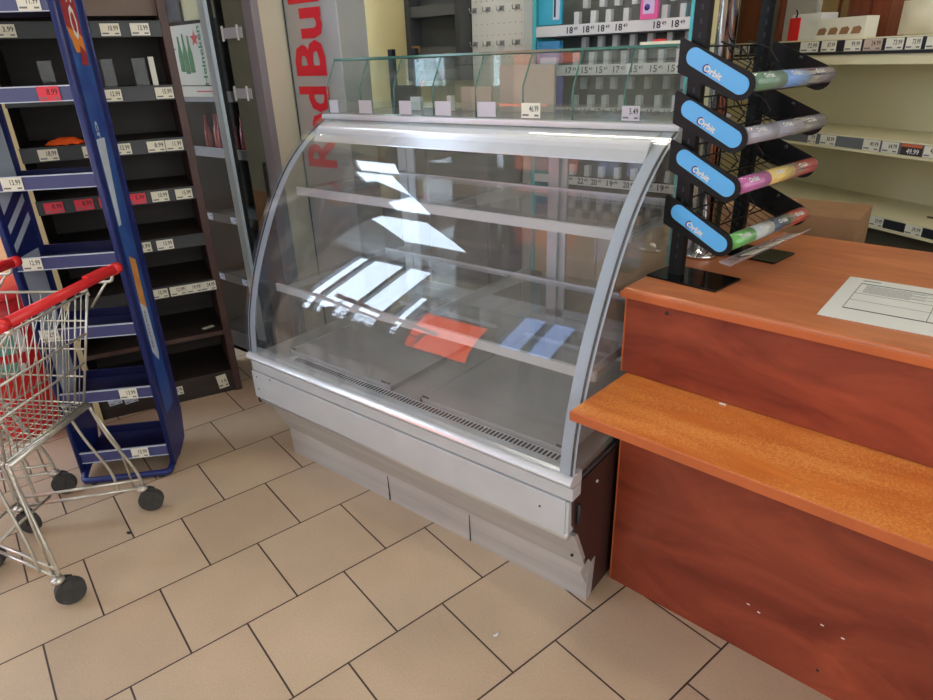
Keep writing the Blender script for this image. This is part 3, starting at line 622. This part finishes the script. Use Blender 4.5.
# ================================================================== DRINKS FRIDGE
fr=thing('drinks_fridge','tall dark drinks fridge with sliding glass doors behind the cabinet','fridge',(-1.40,.525,0))
M_fdark=mat('fridge_dark',(40,42,42),.5); M_folive=mat('fridge_liner',(150,148,128),.5,noise=.08); M_fpale=mat('fridge_door_frame',(214,230,240),.3,.1); M_fgrey=mat('fridge_frame_grey',(150,154,160),.35,.4); M_creamp=mat('cream_metal_side',(206,200,178),.5)
W_=.86
b=MB(); b.box(.0,W_,.45,.47,.0,2.2,M_folive); b.box(.0,.02,.02,.47,.0,2.2,mat('fridge_side_grey',(84,86,84),.5)); b.box(.02,W_-.02,.02,.45,.0,.12,M_fdark); b.box(.0,W_,.0,.47,2.2,2.3,M_fgrey); b.build('body',fr)
b=MB(); b.box(W_-.012,W_,.04,.47,.0,2.3,M_creamp); b.build('side_panel',fr)
b=MB(); b.box(.02,W_-.012,.0,.02,.0,.02,M_fdark); b.box(.02,W_-.012,.0,.03,.0,.1,M_fdark); b.build('base_grille',fr)
b=MB(); b.box(.475,.525,-.02,.0,.1,2.2,M_fpale); b.box(.0,.03,-.02,.0,.1,2.2,M_fpale); b.box(.0,.525,-.02,.0,.1,.14,M_fdark); d1=b.build('sliding_door',fr); b=MB(); b.box(.03,.475,-.012,-.008,.14,2.2,glass('fridge_glass',(.93,.94,.94),refl=.35)); b.build('pane',d1)
b=MB(); b.box(W_-.065,W_,.0,.04,.1,2.2,M_fgrey); b.box(.50,.53,.004,.02,.1,2.2,M_fdark); d2=b.build('sliding_door',fr); b=MB(); b.box(.53,W_-.065,.008,.012,.1,2.2,glass('fridge_glass',(.93,.94,.94),refl=.35)); b.build('pane',d2)
b=MB(); b.box(.62,W_-.065,.014,.02,.62,2.2,mat('olive_panel',(136,134,116),.5,noise=.08)); b.box(.62,W_-.065,.013,.02,.12,1.0,M_card); b.build('inner_panel',d2)  # opaque olive panel added near the pane to lighten the compartment
b=MB(); b.box(.775,.785,-.012,.0,.95,1.15,M_fdark); b.build('lock',d2)
for z in (.44,.80,1.16,1.44):
    b=MB(); b.box(.02,W_-.02,.05,.44,z,z+.008,mat('fridge_shelf',(96,98,96),.5)); b.box(.02,W_-.02,.04,.05,z-.02,z+.03,M_rail if z<1.1 else M_fgrey); sh=b.build('shelf',fr)
    if z<1.1:
        for k,x in enumerate((.12,.36)): price_tag(sh,x,z+.005,.06,.035,'5.49',M_g4,y=.036)
for z,x0,x1 in ((1.70,.60,.76),(1.44,.62,.76)):
    b=MB(); b.box(x0,x1,.003,.0065,z,z+.045,M_tagb); b.box(x0,x0+.012,.001,.0065,z-.01,z+.055,M_white); b.box(x1-.04,x1-.03,.001,.0065,z-.01,z+.055,M_white); b.build('label_rail',fr)
# beer poster
M_green=mat('bottle_green',(36,120,66),.35,noise=.2,scale=20); M_star=mat('star_red',(200,40,44),.4); M_post=mat('poster_paper',(206,204,190),.5,noise=.04)
b=MB(); b.box(.03,.47,.03,.036,1.5,1.78,M_post)
def poly(pts,m,y=.0288): b.add([(x,y,z) for x,z in pts],[tuple(range(len(pts)))],m)
for cx_,z0,hh in ((.16,1.565,.165),(.205,1.555,.185),(.252,1.56,.17)):
    w_=.021; poly([(cx_-w_,z0),(cx_+w_,z0),(cx_+w_,z0+hh*.5),(cx_+w_*.45,z0+hh*.75),(cx_+w_*.4,z0+hh),(cx_-w_*.4,z0+hh),(cx_-w_*.45,z0+hh*.75),(cx_-w_,z0+hh*.5)],M_green);
st=[]; 
for k in range(10): a=PI/2+k*PI/5; r=.040 if k%2==0 else .017; st.append((.315+r*math.cos(a),1.715+r*math.sin(a)))
poly(st,M_star)
b.text('Heineken',FM(.375,1.50,.0284,PI/2),.27,.036,M_green,off=.02); b.box(.1,.125,.0284,.03,1.67,1.675,M_grey_ink); b.build('poster',fr)
b=MB(); b.box(.03,.47,.028,.04,1.445,1.495,M_post); b.box(.25,.42,.0275,.028,1.468,1.474,M_star); b.build('shelf_strip',fr)
b=MB(); b.box(.03,.47,.06,.07,1.80,2.18,mat('fridge_header',(196,186,140),.6)); b.box(.06,.2,.045,.06,1.80,2.1,mat('dark_screen',(18,26,44),.3)); b.build('header_panel',fr)
# bottles inside the fridge
M_rl=mat('red_bottle',(150,70,72),.25,noise=.3,scale=40)
for k in range(6):
    x=-1.40+.10+k*.062; b=MB(); b.lathe([(0,0),(.022,0),(.024,.02),(.02,.1),(.011,.13),(.010,.18),(0,.18)],M_rl,seg=14)
    tag(b.build('red_bottle',loc=(x,.66+.02*(k%2),1.169)),'clear reddish bottle standing in a row on a fridge shelf','bottle','red bottles in the fridge')

# ================================================================== RED BULL COOLER
rb=thing('energy_drink_cooler','tall grey energy drink cooler with large vertical red lettering','cooler',(-.538,.69,0))
M_cool=mat('cooler_grey',(170,172,172),.32,.2,noise=.05); M_rbred=mat('lettering_red',(206,22,44),.4)
b=MB(); b.box(0,.368,.0,.17,.0,2.3,M_cool); b.build('body',rb,bevel=.004)
b=MB(); b.box(.012,.018,-.003,.0,.05,2.25,M_fdark); b.build('door_seam',rb)
b=MB(); X0=.268
Mt=lambda z: Matrix.Translation((X0,-.003,z))@FM(0,0,0,PI/2)
b.text('Bull',Mt(1.53),.40,.215,M_rbred,off=.028); b.text('Red',Mt(1.12),.365,.215,M_rbred,off=.028); b.build('lettering',rb)

# ================================================================== BACK WALL FIXTURES
BY=1.75
t=thing('dark_wall_rack','dark grey framed shelf rack on the cream wall left of the white hook board','wall rack',(-.64,BY-.13,1.47))
M_dg=mat('dark_grey_metal',(66,68,70),.5); M_dg2=mat('grey_board',(92,94,94),.55)
b=MB(); b.box(0,.40,.10,.125,0,1.1,M_dg2); b.build('back_board',t)
for x in (0,.365): b=MB(); b.box(x,x+.035,0,.12,-.0,1.1,M_dg); b.build('upright',t)
for z in (.0,.12,.33,.55): b=MB(); b.box(.035,.365,.01,.10,z,z+.055,M_dg2); b.build('shelf',t)
b=MB(); b.tube(smooth([(0,0,0),(.01,-.01,-.05),(-.005,0,-.1),(.015,0,-.14)],4),.003,M_white,6); b.box(-.02,.03,-.01,.01,0,.035,M_card); b.box(-.01,.035,-.012,.012,-.18,-.14,mat('pink_plug',(210,110,100),.5))
tag(b.build('hanging_cord',loc=(-.56,BY-.145,1.62)),'white cord with a pink plug hanging on the dark wall rack','cord')
t=thing('hook_board','white perforated hook board with rows of small metal hooks','hook board',(-.235,BY-.03,1.15))
b=MB(); b.box(0,.355,0,.02,0,1.2,M_white)
for i in range(9):
    for j in range(20): b.cyl((.03+i*.037,-.0004,.1+j*.055),(.03+i*.037,0,.1+j*.055),.003,M_grey_ink,6)
b.build('board',t)
for z in (.50,.665,.83,.995):
    for x in (.02,.11,.20,.30):
        b=MB(); b.box(x-.012,x+.016,-.004,0,z-.012,z+.012,M_fgrey); b.tube([(x,-.004,z),(x,-.03,z-.012),(x,-.045,z-.01),(x,-.05,z+.012)],.003,M_chrome,6); b.build('hook',t)
b=MB(); b.box(0,.04,0,.05,0,2.3,mat('oak_strip',(150,112,60),.6)); tag(b.build('wooden_batten',loc=(.122,BY-.055,0)),'narrow tan wooden batten on the wall beside the white hook board','batten')
b=MB(); b.box(0,.05,0,.12,0,2.3,mat('offwhite_post',(206,208,206),.5)); tag(b.build('white_upright',loc=(.168,BY-.125,0)),'off-white upright between wooden batten and turquoise cigarette shelf','upright')
t=thing('low_grey_cabinet','low grey cabinet with two doors against the cream wall, seen through the display case','cabinet',(-.75,1.38,0))
M_lg=mat('cabinet_grey',(122,124,120),.5,noise=.06); b=MB(); b.box(0,.85,.02,.33,.0,1.13,M_lg); b.build('body',t)
for x0,x1 in ((.01,.422),(.428,.84)):
    b=MB(); b.box(x0,x1,.0,.018,.06,1.12,M_lg); d_=b.build('door',t,bevel=.002); b=MB(); b.cyl((x0+.25,-.02,.98),(x0+.35,-.02,.98),.005,M_alu,8); b.build('handle',d_)
b=MB(); b.box(-.01,.855,-.01,.33,1.13,1.155,M_dg2); b.build('worktop',t,bevel=.003)
# cigarette shelf
cg=thing('cigarette_shelf','turquoise framed cigarette shelf with grey pack pushers and price rails','cigarette shelf',(.325,1.5,0))
M_tq=mat('turquoise_frame',(74,184,196),.4); M_cgb=mat('cigarette_back',(112,112,108),.6,noise=.1); M_cgd=mat('cigarette_dark',(48,48,50),.6,noise=.2); M_push=mat('pusher_grey',(196,198,198),.4); M_railw=mat('price_strip_white',(206,206,206),.4)
b=MB(); b.box(0,.745,.18,.2,.5,2.2,M_cgb); b.box(.0,.745,.02,.2,.5,.6,M_railw); b.build('back_panel',cg)
b=MB(); b.box(-.018,.0,-.01,.2,.5,2.2,M_tq); b.build('side_frame',cg); b=MB(); b.box(.745,.757,-.01,.2,.5,2.2,M_tq); b.build('side_frame',cg)
M_cream2=mat('cupboard_tan',(190,166,132),.55)
b=MB(); b.box(0,.37,.0,.15,.5,.86,M_cream2); b.box(.376,.745,.0,.15,.5,.86,M_cream2); b.build('cupboard_door',cg)
rows=[(1.66,1.705,['18.49','18.49','18.49','18.49',None,'18.49','18.49']),(1.49,1.535,['17.49','15.49','15.49','17.49','15.49','15.49','15.49']),(1.31,1.35,['16.49','16.49','17.49','17.49','15.49','15.49','16.49']),(.985,1.025,['22.49','22.49','20.49','19.49','20.49','20.49','19.49'])]
xs=[.20,.285,.36,.445,.53,.62,.70]
for z0,z1,pr in rows:
    b=MB(); b.box(0,.745,.0,.18,z0-.006,z0+.01,M_cgd); b.box(0,.745,-.008,.0,z0,z1,M_railw)
    for x,p in zip(xs,pr):
        if p:
            a_,c_=p.split('.'); b.text(a_,FM(x-.032,z0+.008,-.0086),.032,.028,M_ink,off=.02); b.text(c_,FM(x+.004,z0+.02,-.0086),.02,.015,M_ink,off=.01)
    sh=b.build('shelf',cg)
    for dz,yy in ((z1-z0+.0,.02),(.115,.10)):
        for k,x in enumerate(xs):
            b=MB(); b.box(x-.0125,x+.0125,yy,yy+.03,z0+dz,z0+dz+.052,M_push); b.build('pack_pusher',sh)
b=MB(); b.box(.01,.135,-.004,.01,1.71,1.92,mat('ad_cyan',(40,160,190),.35,noise=.12,scale=6)); b.box(.09,.125,-.006,-.004,1.73,1.9,M_g4); b.box(.095,.105,-.0062,-.006,1.74,1.88,M_ink); b.build('cyan_advert',cg)
b=MB(); b.box(.02,.145,-.03,.0,1.545,1.64,mat('ad_blue',(38,128,178),.35,noise=.15,scale=9)); b.box(.05,.14,-.05,-.031,1.515,1.57,mat('pale_cyan',(150,205,226),.4)); b.build('blue_carton',cg)
b=MB(); b.box(.01,.15,-.004,.01,1.355,1.488,mat('ad_purple',(96,78,150),.35,rgb2=(60,70,140),scale=8)); b.box(.08,.095,-.006,-.004,1.37,1.45,M_g2); b.box(.1,.115,-.006,-.004,1.38,1.46,M_g4); b.text('HAVE',FM(.02,1.455,-.0055),.05,.014,M_g4); b.build('purple_advert',cg)
b=MB(); b.box(-.038,.038,0,.02,0,.09,mat('pink_pack',(222,84,148),.4)); b.box(-.026,.024,-.001,0,.02,.08,mat('pack_lilac',(196,176,214),.4)); b.cyl((-.008,-.0012,.045),(-.008,-.001,.045),.013,M_purp,12)
tag(b.build('pink_pack',loc=(.325+.565,1.485,1.7055)),'pink cigarette pack standing on the top price rail of the turquoise shelf','pack')
b=MB(); b.box(-.07,.07,-.02,.02,0,.008,M_tagy); b.box(-.03,.0,-.018,.018,.008,.014,M_redp); tag(b.build('yellow_packet',loc=(1.33,.62,1.5965)),'flat yellowish packet lying on top of the glass bins','packet')

# ================================================================== WALL SHELVING ON THE RIGHT
gd=thing('wall_shelving','cream metal wall shelving with price tag rails behind the counter','wall shelving',(1.747,1.93,0),math.atan2(-.543,.84))
M_gc=mat('shelf_cream',(222,214,178),.5,noise=.03,scale=3); M_gdk=mat('shelf_olive_dark',(84,80,66),.6); M_rl2=mat('rail_black',(34,34,44),.4)
X0,X1=-1.05,1.3
b=MB(); b.box(X0,X1,.36,.40,.0,2.4,M_gc); b.box(X0,X1,.352,.36,1.14,1.146,M_gdk); b.build('back_panel',gd)
for z0,z1,m,dep,nm in ((1.552,1.598,M_rl2,.0,'u'),(1.160,1.205,mat('rail_grey',(104,106,112),.4),.0,'m'),(.855,.892,M_rl2,.0,'l')):
    b=MB(); b.box(X0,X1,.0,.36,z1-.006,z1+.006,M_gc); b.box(X0,X1,-.004,.0,z0,z1,m); b.box(X0,X1,-.008,.0,z0-.012,z0-.001,M_gc if nm!='u' else M_rl2); sh=b.build('shelf',gd)
    if nm=='u': b=MB(); b.box(X0,X1,.0,.03,1.50,1.538,M_gc); b.build('under_rail',sh)
    L={'u':[(-.9,.05),(-.83,.05),(-.671,.06),(-.415,.11),(-.305,.085),(-.178,.088),(-.08,.09,M_peach),(.02,.083),(.103,.07),(.19,.075)],
       'm':[(-.305,.05),(-.214,.09),(.015,.085),(.104,.08),(.2,.09,'o'),(.286,.07)],'l':[(.12,.07),(.293,.078)]}[nm]
    P_=['72.99','69.99','72.99','72.99','87.99','99.99','24.99','73.99','73.99','56.99']
    Pm=['39.99','38.99','49.99','64.99','49.99','42.99']; Pl=['39.99','39.99']
    for k,e in enumerate(L):
        pr=(P_ if nm=='u' else Pm if nm=='m' else Pl)[k]; col=None
        zc=(z0+z1)/2; hh=.044 if nm!='l' else .04
        if len(e)>2 and e[2]=='o':
            b=MB(); b.box(e[0]-.045,e[0]+.045,-.007,-.005,zc-.022,zc+.022,mat('tag_dark',(60,46,48),.5)); b.box(e[0]-.045,e[0]+.045,-.0075,-.007,zc+.01,zc+.022,mat('tag_orange',(196,100,66),.5)); b.text(pr,FM(e[0]-.02,zc-.016,-.008),.055,.02,M_white,off=.02); b.build('price_tag',sh); continue
        price_tag(sh,e[0],zc,e[1]-.004,hh,pr,e[2] if len(e)>2 else None,y=-.006)
b=MB(); b.box(X0,X1,.05,.34,.0,.84,M_gdk); b.build('base_box',gd)
# panels above the top shelf
b=MB()
b.box(-1.30,-1.07,.27,.33,1.605,2.4,M_wood_post); b.box(-1.0,-.90,.25,.33,1.605,2.4,M_wood_post); b.build('brown_door_post',gd)
b=MB(); b.box(-.905,-.70,.28,.33,1.605,2.4,mat('pale_plastic',(186,184,176),.4,noise=.05)); b.build('pale_panel',gd)
b=MB(); b.box(-.70,-.45,.3,.33,1.605,2.4,mat('mirror_gold_reflection',(186,160,112),.15,.3,noise=.12,scale=3)); b.box(-.58,-.565,.295,.3,1.605,2.4,M_wood_post); b.box(-.70,-.685,.29,.3,1.605,2.4,M_white); b.box(-.50,-.45,.285,.3,1.605,2.4,M_fgrey); b.box(-.45,-.40,.29,.3,1.72,2.4,M_white); b.build('mirror_panel',gd)  # tan tone paints the golden reflection in the mirror
b=MB(); b.box(-.43,-.325,.20,.33,1.605,2.4,M_wood_post); b.box(-.32,-.225,.22,.33,1.605,2.4,M_wood_post); b.build('brown_door_post',gd)
def gw(x,y,z): a=math.atan2(-.543,.84); return (1.747+x*math.cos(a)-y*math.sin(a),1.93+x*math.sin(a)+y*math.cos(a),z)
GA=math.atan2(-.543,.84)
t=thing('red_white_carton','white carton with a red front panel on the upper wall shelf','carton',gw(-.56,.08,1.6045),GA)
b=MB(); b.box(-.08,.10,0,.1,0,.115,M_white); b.build('carton',t,bevel=.004); b=MB(); b.box(-.085,-.02,-.005,.0,0,.10,M_redp); b.tube(smooth([(-.05,-.002,.1),(-.045,-.002,.12),(-.055,-.002,.135)],3),.004,M_ink,6); b.build('red_flap',t)
t=thing('snack_tray_pack','cut-out fronted pack of brown snacks on the upper wall shelf','snack pack',gw(-.315,.05,1.6045),GA)
b=MB(); b.box(-.13,.13,0,.07,0,.085,M_tag); b.build('tray',t)
for k in range(4):
    b=MB(); b.prism([(-.025,.01),(.02,.01),(.028,.03),(.015,.04),(-.015,.036)],-.002,.0,M_card,axis='y',M=Matrix.Translation((-.1+k*.062,0,.008))); b.build('snack',t)
b=MB(); vs=[];fs=[]
for i in range(9):
    for j in range(7):
        u=i/8*2-1; v=j/6*2-1; vs.append((u*.09,-.03*(1-u*u)*(1-v*v),.075+v*.065))
for i in range(8):
    for j in range(6): fs.append((i*7+j,i*7+7+j,i*7+8+j,i*7+j+1))
b.add(vs,fs,mat('pillow_pack',(206,200,176),.35),True); b.add([(x,-y,z) for x,y,z in vs],[f[::-1] for f in fs],MATS['pillow_pack'],True)
tag(b.build('pillow_bag',loc=gw(-.06,.2,1.6),rotz=GA),'pale pillow shaped bag on the upper shelf right of the brown post','bag')
b=MB(); b.box(-.1,.1,-.006,.006,0,.006,M_gdk); tag(b.build('dark_stick',loc=gw(.33,.15,.8985),rotz=GA+.05),'thin dark strip lying on the low cream shelf','strip')
t=thing('cardboard_box','brown cardboard box behind the counter, its top just above counter height','box',(1.62,1.22,0))
b=MB(); b.box(-.22,.245,-.08,.2,.0,1.03,M_card); b.build('carton',t,bevel=.003); b=MB(); b.box(-.22,.245,.058,.061,1.0302,1.0305,mat('tape_brown',(128,94,64),.5)); b.build('tape',t)

# small debris
b=MB(); b.tube([(0,0,.004),(.006,.008,.005),(.004,.02,.004)],.004,M_white,6); tag(b.build('white_crumb',loc=(1.33,-.29,0)),'tiny white scrap on the floor tile in front of the display case','scrap')
b=MB(); b.tube([(0,0,.004),(.012,.004,.005)],.005,M_dark,6); tag(b.build('dark_crumb',loc=(-.05,-.72,0)),'tiny dark crumb on the floor tiles beside the shopping cart','crumb')
b=MB(); b.box(-.008,.008,-.002,.002,0,.003,M_white); tag(b.build('paper_scrap',loc=(1.78,.09,.7635)),'tiny white scrap on the orange ledge against the counter front','scrap')
# ceiling lamps; the one over the aisle is added for the back wall
for i,(x,y,lab) in enumerate(((-1.95,.95,'twin fluorescent ceiling lamp above the drinks fridge'),(1.6,-.2,'twin fluorescent ceiling lamp above the checkout counter'),(.3,1.25,'added twin fluorescent lamp brightening the wall behind the display case'))):
    t=thing('fluorescent_lamp',lab,'lamp',(x,y,3.2),math.radians(32) if i==0 else 0,'ceiling lamps')
    b=MB(); b.box(-.65,.65,-.09,.09,.03,.08,M_white); b.build('housing',t)
    for s in (-1,1): b=MB(); b.cyl((-.6,s*.045,.0),(.6,s*.045,.0),.014,emit('tube_glow',(255,246,226),TUBE),10); b.build('tube',t)
    b=MB(); b.cyl((-.5,0,.08),(-.5,0,.8),.005,M_black,6); b.cyl((.5,0,.08),(.5,0,.8),.005,M_black,6); b.build('hanger',t)
